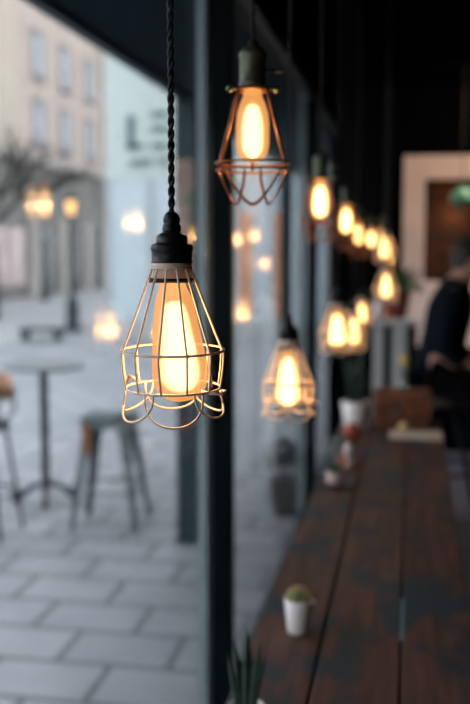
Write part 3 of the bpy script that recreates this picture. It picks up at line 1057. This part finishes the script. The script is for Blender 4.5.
# little rolled lip lug on the right of the cup
lathe(bm, [(0, 0.006), (0.005, 0.003), (0.005, -0.003), (0, -0.006)], 10, (0.0335, -0.004, 0.070))
obj('pot', bm, M['white_ceramic'], ct)
soil(0.0265, 0.069, ct)
bm = bmesh.new()
ns, nr = 44, 14
rings = []
for j in range(nr + 1):
    th = -0.35 * PI + (0.85 * PI) * j / nr
    rr = 0.0205 * math.cos(th); zz = 0.0765 + 0.0205 * math.sin(th)
    if j == nr:
        rings.append([bm.verts.new((0, 0, zz - 0.002))]); continue
    rings.append([bm.verts.new((rr * (1 + 0.09 * math.cos(11 * 2 * PI * i / ns)) * math.cos(2 * PI * i / ns),
                                rr * (1 + 0.09 * math.cos(11 * 2 * PI * i / ns)) * math.sin(2 * PI * i / ns), zz)) for i in range(ns)])
for a, b in zip(rings, rings[1:]):
    for i in range(ns):
        j = (i + 1) % ns
        bm.faces.new((a[i], a[j], b[j], b[i]) if len(b) > 1 else (a[i], a[j], b[0]))
body = obj('cactus', bm, M['cactus'], ct)
bm = bmesh.new()
for k in range(11):
    for j in range(5, nr + 1, 1):
        th = -0.35 * PI + (0.85 * PI) * j / nr
        a = 2 * PI * k / 11
        rr = 0.0205 * math.cos(th) * 1.09; zz = 0.0765 + 0.0205 * math.sin(th)
        c = Vector((rr * math.cos(a), rr * math.sin(a), zz))
        for _ in range(4):
            d = (Vector((math.cos(a) * math.cos(th), math.sin(a) * math.cos(th), math.sin(th))) + Vector((random.uniform(-1, 1), random.uniform(-1, 1), random.uniform(-1, 1))) * 0.7).normalized()
            tube(bm, [c, c + d * 0.0060], [0.0008, 0.0003], 3)
obj('spines', bm, M['spines'], body)


# snake plants
def snake_leaf(bm, base, top, bend, wd, yaw):
    n = 12
    prev = None
    side = Vector((math.cos(yaw), math.sin(yaw), 0)); nrm = Vector((-math.sin(yaw), math.cos(yaw), 0))
    for i in range(n + 1):
        s = i / n
        c = base.lerp(top, s) + bend * (s * s)
        ww = wd * (0.75 + 0.6 * s) * (1 - s ** 5) if s < 1 else 0
        ww = max(ww * (1 if s < 0.6 else (1 - ((s - 0.6) / 0.4) ** 1.6)), 0.0004)
        cur = [bm.verts.new(c + side * ww + nrm * ww * 0.35), bm.verts.new(c - nrm * 0.0016), bm.verts.new(c - side * ww + nrm * ww * 0.35), bm.verts.new(c + nrm * 0.0010)]
        if prev:
            for k in range(4):
                bm.faces.new((prev[k], prev[(k + 1) % 4], cur[(k + 1) % 4], cur[k]))
        else:
            bm.faces.new(cur)
        prev = cur
    bm.faces.new(prev[::-1])


n0 = aty(246, 706, 1.60)
sp = thing('potted_snake_plant', 'spiky dark snake plant in white pot at the bottom edge, nearest plant on the table', 'plant', (n0.x, 1.60, TZ))
bm = bmesh.new()
ph_ = n0.z - TZ + 0.001
lathe(bm, pot_profile(0.026, 0.034, ph_), 32)
obj('pot', bm, M['white_ceramic'], sp)
soil(0.030, ph_ - 0.008, sp)
for (u, v, wd, b0) in ((232, 628, 0.0062, -0.010), (238, 655, 0.005, -0.002), (247, 624, 0.0080, 0.0), (241, 642, 0.006, 0.004), (261, 638, 0.0066, 0.010), (268, 642, 0.005, 0.014), (253, 652, 0.006, 0.006), (227, 650, 0.005, -0.014)):
    tip = aty(u, v, 1.60) - Vector((n0.x, 1.60, TZ))
    bm = bmesh.new()
    base = Vector((b0, random.uniform(-0.01, 0.01), ph_ - 0.012))
    dx = tip - base
    snake_leaf(bm, base, base + Vector((dx.x * 0.6, dx.y, dx.z)), Vector((dx.x * 0.4, random.uniform(-0.01, 0.01), 0)), wd, random.uniform(-0.5, 0.5))
    obj('leaf', bm, M['leaf_dark'], sp)

# dark dish garden on the table with pot, foliage
d0 = atz(336, 484, TZ)
tray = tag(obj('serving_tray', (lambda b: (lathe(b, [(0, 0.0), (0.062, 0.0), (0.070, 0.012), (0.067, 0.012), (0.060, 0.004), (0, 0.004)], 32), b)[1])(bmesh.new()), M['dark_tray'], None, True, 0, d0),
           'round dark tray under the small pots beside the mullion', 'tray')
q = atz(334, 486, TZ)
s1 = thing('potted_succulent', 'low succulent in a pinkish pot on the dark tray', 'plant', (q.x, q.y + 0.0, TZ + 0.004))
bm = bmesh.new(); lathe(bm, pot_profile(0.024, 0.030, 0.050), 24); obj('pot', bm, M['pink_white'], s1); soil(0.026, 0.045, s1)
bm = bmesh.new()
for k in range(26):
    a = k * 2.4; e = 0.35 + 1.0 * (k / 26)
    L_ = 0.042 - 0.015 * k / 26
    d = Vector((math.cos(a) * math.cos(e), math.sin(a) * math.cos(e), math.sin(e)))
    s = Vector((-math.sin(a), math.cos(a), 0)) * 0.007
    b0 = Vector((0, 0, 0.046))
    vs = [bm.verts.new(x) for x in (b0, b0 + d * L_ * 0.6 + s, b0 + d * L_, b0 + d * L_ * 0.6 - s, b0 + d * L_ * 0.6 + Vector((0, 0, 0.004)))]
    for f in ((0, 1, 4), (1, 2, 4), (2, 3, 4), (3, 0, 4), (0, 3, 2, 1)):
        bm.faces.new([vs[i] for i in f])
obj('rosette', bm, M['leaf_mid'], s1, False)

q = atz(348, 467, TZ)
sk = thing('salt_shaker', 'small white shaker with rounded top just behind the dark tray', 'shaker', (q.x, q.y, TZ))
bm = bmesh.new()
lathe(bm, [(0, 0), (0.021, 0), (0.022, 0.006), (0.020, 0.035), (0.0145, 0.047), (0.013, 0.055), (0.0165, 0.062), (0, 0.062)], 24)
obj('body', bm, M['pink_white'], sk)
bm = bmesh.new()
lathe(bm, [(0, 0.061), (0.0155, 0.062), (0.018, 0.072), (0.015, 0.085), (0.008, 0.090), (0, 0.091)], 24)
obj('cap', bm, M['white_ceramic'], sk)
q = atz(340, 470, TZ)
cd = thing('tealight_holder', 'small amber glass tealight holder left of the white shaker', 'candle holder', (q.x, q.y + 0.05, TZ))
bm = bmesh.new(); lathe(bm, pot_profile(0.017, 0.022, 0.045, 0.002), 20); obj('glass', bm, M['amber_glass'], cd)
bm = bmesh.new(); lathe(bm, [(0, 0.014), (0.013, 0.014), (0.013, 0.030), (0, 0.031)], 16); obj('candle', bm, M['yellow'], cd)
q = atz(357, 470, TZ)
cd = thing('tealight_holder', 'small amber glass tealight holder right of the white shaker', 'candle holder', (q.x, q.y + 0.03, TZ))
bm = bmesh.new(); lathe(bm, pot_profile(0.014, 0.017, 0.035, 0.002), 20); obj('glass', bm, M['amber_glass'], cd)
bm = bmesh.new(); lathe(bm, [(0, 0.014), (0.010, 0.014), (0.010, 0.024), (0, 0.025)], 16); obj('candle', bm, M['terracotta'], cd)

q = atz(352, 438, TZ)
rc = thing('terracotta_pot', 'round orange red pot standing before the large white pot', 'pot', (q.x, q.y, TZ))
bm = bmesh.new()
lathe(bm, [(0, 0), (0.024, 0), (0.034, 0.018), (0.036, 0.032), (0.031, 0.050), (0.022, 0.058), (0.019, 0.056), (0.027, 0.047), (0.030, 0.030), (0.02, 0.01), (0, 0.01)], 28)
obj('body', bm, M['terracotta'], rc)
bm = bmesh.new(); lathe(bm, [(0, 0.052), (0.021, 0.052), (0.019, 0.060), (0.006, 0.064), (0.005, 0.070), (0, 0.071)], 20); obj('lid', bm, M['terracotta'], rc)

q = atz(321, 476, TZ)
gg = thing('drinking_glass', 'small empty glass at the window end of the table', 'glass', (-0.290, q.y + 0.22, TZ))
bm = bmesh.new(); lathe(bm, pot_profile(0.018, 0.022, 0.10, 0.0015), 24); obj('bowl', bm, M['small_glass'], gg)

# large white pot with tall snake plant
q = atz(355, 427, TZ)
wp = thing('potted_snake_plant', 'tall dark green plant in the large white pot on the far table end', 'plant', (q.x, q.y, TZ))
bm = bmesh.new(); lathe(bm, pot_profile(0.050, 0.064, 0.122, 0.006), 36); obj('pot', bm, M['white_ceramic'], wp)
soil(0.056, 0.112, wp)
for k in range(15):
    bm = bmesh.new()
    a = k * 2.4; r = 0.008 + 0.03 * (k / 15)
    base = Vector((math.cos(a) * r, math.sin(a) * r, 0.10))
    hgt = random.uniform(0.17, 0.30)
    sp_ = random.uniform(0.5, 1.5)
    snake_leaf(bm, base, base + Vector((math.cos(a) * r * sp_, math.sin(a) * r * sp_, hgt)), Vector((math.cos(a), math.sin(a), 0)) * 0.02, random.uniform(0.008, 0.013), a + 1.2)
    obj('leaf', bm, M['leaf_dark'], wp)

# crate at the far end, with bud vase
cy = 4.60
cl = aty(373, 420, cy - 0.1).x; cr = aty(431, 420, cy - 0.1).x
cr = min(cr, X1 - 0.01)
kx = thing('wooden_crate', 'orange brown wooden crate at the far end of the plank table', 'crate', ((cl + cr) / 2, cy, TZ))
hw = (cr - cl) / 2
for z in (0.006, 0.058, 0.110):
    boxes('front_slat', [(-hw, hw, -0.10, -0.09, z, z + 0.046)], M['crate'], kx, 0.002)
    boxes('back_slat', [(-hw, hw, 0.09, 0.10, z, z + 0.046)], M['crate'], kx, 0.002)
for s in (-1, 1):
    boxes('side_panel', [(s * hw - 0.012 * (s > 0), s * hw + 0.012 * (s < 0), -0.09, 0.09, 0.0, 0.156)], M['crate'], kx, 0.002)
boxes('lid', [(-hw, hw, -0.10, 0.10, 0.156, 0.166)], M['crate'], kx, 0.002)
bm = bmesh.new(); lathe(bm, [(0, 0.0), (0.012, 0.002), (0.014, 0.01), (0.010, 0.018), (0, 0.02)], 14)
o = obj('knob', bm, M['steel'], kx); o.rotation_euler = (PI / 2, 0, 0); o.location = (-0.02, -0.10, 0.08)

vz = aty(404, 386, cy)
vs_ = thing('bud_vase', 'glass bud vase with one yellow flower on top of the crate', 'vase', (vz.x, cy, TZ + 0.166))
bm = bmesh.new(); lathe(bm, [(0, 0), (0.018, 0), (0.021, 0.02), (0.012, 0.05), (0.008, 0.085), (0.010, 0.092), (0.008, 0.092), (0.006, 0.08), (0.010, 0.045), (0.016, 0.01), (0, 0.01)], 20)
obj('vase', bm, M['small_glass'], vs_)
bm = bmesh.new(); tube(bm, [(0, 0, 0.01), (0.003, 0, 0.08), (0.0, 0, 0.125)], 0.003, 6)
for s in (-1, 1):
    snake_leaf(bm, Vector((0, 0, 0.05)), Vector((s * 0.015, 0, 0.12)), Vector((s * 0.01, 0, 0)), 0.006, 0.3)
obj('stem', bm, M['leaf_mid'], vs_)
bm = bmesh.new()
lathe(bm, [(0, 0.118), (0.014, 0.124), (0.022, 0.140), (0.020, 0.158), (0.012, 0.168), (0, 0.160)], 16)
obj('flower', bm, M['yellow'], vs_)

# paper tray with bun in front of crate
q = atz(417, 437, TZ)
nk = thing('paper_menu', 'cream folded paper lying flat before the crate', 'paper', (q.x - 0.005, q.y + 0.02, TZ))
bm = bmesh.new(); box(bm, -0.115, 0.115, -0.085, 0.085, 0, 0.006); obj('sheets', bm, M['paper'], nk, False, 0.001)
bm = bmesh.new()
box(bm, -0.112, 0.112, -0.083, 0.083, 0.006, 0.010, Matrix.Rotation(0.03, 4, 'Z')); obj('top_sheet', bm, M['paper'], nk, False)
q = atz(404, 434, TZ)
pb = tag(obj('bread_roll', (lambda b: (lathe(b, [(0, 0), (0.022, 0.002), (0.032, 0.014), (0.026, 0.028), (0.012, 0.035), (0, 0.036)], 20, (0, 0, 0), 0.8), b)[1])(bmesh.new()), mat('crust', (0.62, 0.46, 0.22), 0.7, noise=0.3, nscale=40), None, True, 0, (q.x, q.y + 0.03, TZ + 0.0105)),
         'small pale yellow roll on the folded paper', 'bread')

# ------------------------------------------------------------ tall console behind with flowerpot and candle
Yc = 7.0
zc = aty(396, 318, Yc).z
xl = aty(373, 318, Yc).x; xr = aty(420, 318, Yc).x
cs = thing('console_table', 'tall narrow pale grey console table behind the plank table', 'console', ((xl + xr) / 2, Yc, 0))
hw = (xr - xl) / 2
boxes('tabletop', [(-hw, hw, -0.14, 0.14, zc - 0.045, zc)], M['pale_panel'], cs, 0.004)
boxes('left_panel', [(-hw + 0.01, -hw + 0.08, -0.12, 0.12, 0, zc - 0.045)], M['pale_panel'], cs, 0.003)
boxes('centre_panel', [(-0.025, 0.075, -0.12, 0.12, 0, zc - 0.045)], M['pale_panel'], cs, 0.003)
boxes('back_panel', [(-hw + 0.02, hw - 0.02, 0.10, 0.12, 0.0, zc - 0.045)], M['black_paint'], cs)
q = aty(399, 312, Yc)
fp = thing('flowerpot', 'dark red flowerpot with green leaves on the tall console', 'plant', (q.x, Yc + 0.02, zc))
bm = bmesh.new(); lathe(bm, pot_profile(0.055, 0.085, 0.19, 0.006), 28); obj('pot', bm, M['dark_red'], fp)
soil(0.074, 0.178, fp)
bm = bmesh.new()
for k in range(60):
    a = random.uniform(0, 2 * PI); L_ = random.uniform(0.10, 0.24); e = random.uniform(0.1, 1.35)
    d = Vector((math.cos(a) * math.cos(e), math.sin(a) * math.cos(e), math.sin(e)))
    c = Vector((0, 0, 0.17))
    tip = c + d * L_ + Vector((0, 0, -0.04 * math.cos(e)))
    tube(bm, [c, c + d * L_ * 0.6, tip], 0.002, 4)
    s = d.orthogonal().normalized() * 0.022
    m0 = c + d * L_ * 0.75
    bm.faces.new([bm.verts.new(x) for x in (m0 - d * 0.04, m0 + s, tip + d * 0.02, m0 - s)])
obj('foliage', bm, M['leaf_mid'], fp, False)
q = aty(387, 312, Yc)
cj = thing('candle_jar', 'small glowing orange candle jar at the left of the console top', 'candle', (q.x, Yc - 0.05, zc))
bm = bmesh.new(); lathe(bm, pot_profile(0.028, 0.030, 0.075, 0.003), 20); obj('jar', bm, M['amber_glass'], cj)
bm = bmesh.new(); lathe(bm, [(0, 0.014), (0.024, 0.014), (0.024, 0.055), (0, 0.057)], 16); obj('candle', bm, M['candle_glow'], cj)
q = aty(376, 312, Yc)
vj = thing('white_jug', 'small pale jug at the console left end beside the candle', 'jug', (q.x + 0.02, Yc + 0.07, zc))
bm = bmesh.new(); lathe(bm, [(0, 0), (0.030, 0), (0.042, 0.03), (0.044, 0.06), (0.028, 0.095), (0.026, 0.11), (0.034, 0.13), (0.031, 0.13), (0.022, 0.11), (0.036, 0.06), (0.03, 0.01), (0, 0.01)], 24)
obj('body', bm, M['white_ceramic'], vj)
bm = bmesh.new(); tube(bm, [(-0.030, 0, 0.11), (-0.058, 0, 0.105), (-0.062, 0, 0.07), (-0.040, 0, 0.045)], 0.004, 6); obj('handle', bm, M['white_ceramic'], vj)


# ------------------------------------------------------------ the seated person
def skin_mesh(name, verts, edges, radii, root, material, parent=None, sub=2, loc=(0, 0, 0)):
    me = bpy.data.meshes.new(name)
    me.from_pydata([Vector(v) for v in verts], edges, [])
    o = bpy.data.objects.new(name, me)
    COL.objects.link(o)
    sm = o.modifiers.new('skin', 'SKIN')
    for i, r in enumerate(radii):
        sv = me.skin_vertices[0].data[i]
        sv.radius = r if isinstance(r, tuple) else (r, r)
        sv.use_root = (i == root)
    ss = o.modifiers.new('sub', 'SUBSURF'); ss.levels = sub; ss.render_levels = sub
    me.materials.append(material)
    if parent is not None: o.parent = parent
    o.location = loc
    dg = bpy.context.evaluated_depsgraph_get()
    dg.update()
    ev = o.evaluated_get(dg)
    nm = bpy.data.meshes.new_from_object(ev)
    o.modifiers.clear()
    o.data = nm
    nm.materials.clear(); nm.materials.append(material)
    for p_ in nm.polygons: p_.use_smooth = True
    return o


YP = 6.0


def P(u, v, dy=0.0):
    q = aty(u, v, YP)
    return Vector((q.x, YP + dy, q.z))


pelvis = P(437, 370)
pr = thing('person', 'person in dark navy coat and black trousers sitting on a bar stool', 'person', (pelvis.x, YP, 0))
O = Vector((pelvis.x, YP, 0))
neck0 = P(461, 284)
J = {}
V = []; Rr = []; E_ = []


def add(name, p, r, par=None):
    V.append(p - O); Rr.append(r); J[name] = len(V) - 1
    if par is not None: E_.append((J[par], J[name]))
    return J[name]


# body faces +X, leaning forward; left side is -Y side nearer the camera
add('pelvis', pelvis, 0.125)
add('belly', P(442, 345), 0.115, 'pelvis')
add('chest', P(451, 311), 0.130, 'belly')
add('upper', P(457, 290), 0.100, 'chest')
add('neck', P(463, 277), 0.056, 'upper')
add('skull_base', P(468, 268), 0.062, 'neck')
add('jaw', P(476, 269), (0.040, 0.046), 'skull_base')
add('skull', P(471, 257), (0.080, 0.092), 'skull_base')
add('crown', P(471, 247), 0.070, 'skull')
for s, tg in ((-1, 'n'), (1, 'f')):
    sh_ = P(455, 290, s * 0.17)
    add('sh' + tg, sh_, 0.062, 'upper')
    el = P(441 if s < 0 else 452, 345, s * 0.23)
    add('el' + tg, el, 0.045, 'sh' + tg)
    wr_ = P(461 if s < 0 else 470, 360, s * 0.17)
    add('wr' + tg, wr_, 0.027, 'el' + tg)
    hd = wr_ + Vector((0.06, -s * 0.01, -0.01))
    add('hand' + tg, hd, (0.036, 0.018), 'wr' + tg)
    # fingers and thumb
    for k in range(4):
        yo = (k - 1.5) * 0.020
        b1 = hd + Vector((0.035, yo, 0.0)); L1 = (0.028, 0.033, 0.031, 0.024)[k]
        b2 = b1 + Vector((L1, yo * 0.1, -0.010)); b3 = b2 + Vector((L1 * 0.6, 0, -0.022))
        add('f%s%d1' % (tg, k), b1, 0.0095, 'hand' + tg)
        add('f%s%d2' % (tg, k), b2, 0.0085, 'f%s%d1' % (tg, k))
        add('f%s%d3' % (tg, k), b3, 0.0075, 'f%s%d2' % (tg, k))
    t1 = wr_ + Vector((0.035, -s * 0.034, 0.0)); t2 = t1 + Vector((0.03, -s * 0.016, -0.006)); t3 = t2 + Vector((0.024, -s * 0.002, -0.01))
    add('t%s1' % tg, t1, 0.011, 'wr' + tg); add('t%s2' % tg, t2, 0.010, 't%s1' % tg); add('t%s3' % tg, t3, 0.008, 't%s2' % tg)
    hp = pelvis + Vector((0.02, s * 0.095, -0.02))
    add('hip' + tg, hp, 0.095, 'pelvis')
    kn = P(474 if s < 0 else 480, 388, s * 0.12)
    add('kn' + tg, kn, 0.060, 'hip' + tg)
    an = P(480, 450, s * 0.11)
    add('an' + tg, an, 0.038, 'kn' + tg)
    add('ball' + tg, an + Vector((0.12, 0, -0.05)), (0.042, 0.028), 'an' + tg)
    add('toe' + tg, an + Vector((0.19, 0, -0.055)), (0.034, 0.020), 'ball' + tg)
body = skin_mesh('body', V, E_, Rr, 0, M['skin'], pr)
# face: nose, eyes, mouth, ear (profile facing right)
hc = P(471, 257) - O
bm = bmesh.new()
lathe(bm, [(0, 0.03), (0.010, 0.012), (0.015, -0.012), (0.008, -0.020), (0, -0.022)], 10, hc + Vector((0.095, 0, -0.012)))
obj('nose', bm, M['skin'], pr)
for s in (-1, 1):
    bm = bmesh.new()
    lathe(bm, [(0, 0.006), (0.008, 0.003), (0.009, 0), (0.008, -0.003), (0, -0.006)], 12, hc + Vector((0.070, s * 0.032, 0.008)))
    obj('eye', bm, M['hair'], pr)
    bm = bmesh.new()
    lathe(bm, [(0, 0.032), (0.016, 0.022), (0.019, 0.0), (0.012, -0.022), (0, -0.030)], 12, hc + Vector((-0.004, s * 0.088, -0.005)), 0.5)
    obj('ear', bm, M['skin'], pr)
bm = bmesh.new(); tube(bm, [hc + Vector((0.066, -0.024, -0.055)), hc + Vector((0.080, 0, -0.056)), hc + Vector((0.066, 0.024, -0.055))], 0.004, 6)
obj('mouth', bm, mat('lips', (0.35, 0.13, 0.11), 0.5, noise=0.1), pr)
# hair cap
bm = bmesh.new()
ns, nr = 28, 12
for j in range(nr):
    pass
rings = []
for j in range(nr + 1):
    th = PI / 2 - (PI * 0.62) * j / nr
    rg = []
    for i in range(ns):
        a = 2 * PI * i / ns
        k_ = 0.5 + 0.5 * math.cos(a)
        k_ = k_ * k_ * (3 - 2 * k_)
        lim = -0.85 + (0.42 + 0.85) * k_
        thx = PI / 2 + (lim - PI / 2) * j / nr
        rg.append(bm.verts.new(hc + Vector((-0.012 + 0.108 * math.cos(thx) * math.cos(a), 0.100 * math.cos(thx) * math.sin(a), 0.010 + 0.125 * math.sin(thx)))))
    rings.append(rg)
for a, b in zip(rings, rings[1:]):
    for i in range(ns):
        bm.faces.new((a[i], a[(i + 1) % ns], b[(i + 1) % ns], b[i]))
bmesh.ops.remove_doubles(bm, verts=bm.verts, dist=0.0005)
obj('hair', bm, M['hair'], pr)
# clothing: coat following torso and arms
CV = []; CR = []; CE = []; CJ = {}


def cadd(n, p, r, par=None):
    CV.append(p - O); CR.append(r); CJ[n] = len(CV) - 1
    if par: CE.append((CJ[par], CJ[n]))


cadd('b', P(441, 348), 0.145)
cadd('c', P(450, 312), 0.158, 'b')
cadd('u', P(456.5, 291), 0.125, 'c')
cadd('collar', P(462, 278), 0.076, 'u')
cadd('hip', P(438, 368), 0.160, 'b')
for s, tg in ((-1, 'n'), (1, 'f')):
    cadd('s' + tg, P(455, 291, s * 0.165), 0.080, 'u')
    cadd('e' + tg, P(441 if s < 0 else 452, 345, s * 0.23), 0.062, 's' + tg)
    cadd('w' + tg, P(463 if s < 0 else 472, 361, s * 0.165), 0.046, 'e' + tg)
coat = skin_mesh('coat', CV, CE, CR, 0, M['denim'], pr)
CV = []; CR = []; CE = []; CJ = {}
cadd('p', P(440, 376), 0.105)
for s, tg in ((-1, 'n'), (1, 'f')):
    cadd('h' + tg, pelvis + Vector((0.03, s * 0.095, -0.03)), 0.112, 'p')
    cadd('k' + tg, P(474 if s < 0 else 480, 389, s * 0.12), 0.078, 'h' + tg)
    kk = P(474 if s < 0 else 480, 389, s * 0.12); an = P(480, 450, s * 0.11)
    cadd('m' + tg, kk.lerp(an, 0.45), 0.068, 'k' + tg)
    cadd('a' + tg, kk.lerp(an, 1.0), 0.054, 'm' + tg)
skin_mesh('trousers', CV, CE, CR, 0, M['trouser'], pr)
for s in (-1, 1):
    an = P(480, 450, s * 0.11) - O
    CVs = [an + Vector((-0.03, 0, -0.035)), an + Vector((0.04, 0, -0.045)), an + Vector((0.13, 0, -0.055)), an + Vector((0.20, 0, -0.060))]
    skin_mesh('shoe', CVs, [(0, 1), (1, 2), (2, 3)], [0.045, 0.048, (0.048, 0.035), (0.036, 0.026)], 0, M['bakelite'], pr)

# stool under the person
zs = pelvis.z - 0.155
st = thing('bar_stool', 'black backless bar stool under the seated person', 'stool', (pelvis.x + 0.03, YP, 0))
bm = bmesh.new()
lathe(bm, [(0, zs - 0.05), (0.16, zs - 0.05), (0.18, zs - 0.03), (0.175, zs - 0.01), (0.15, zs), (0, zs)], 28)
obj('seat', bm, M['dark_tray'], st)
for k in range(4):
    a = PI / 4 + k * PI / 2
    bm = bmesh.new()
    leg_tube(bm, (0.11 * math.cos(a), 0.11 * math.sin(a), zs - 0.045), (0.31 * math.cos(a), 0.31 * math.sin(a), 0), 0.016, 0.013)
    obj('leg', bm, M['black_paint'], st)
bm = bmesh.new(); ring(bm, 0.235, 0.30, 0.010, 32, 6)
obj('foot_ring', bm, M['black_paint'], st)
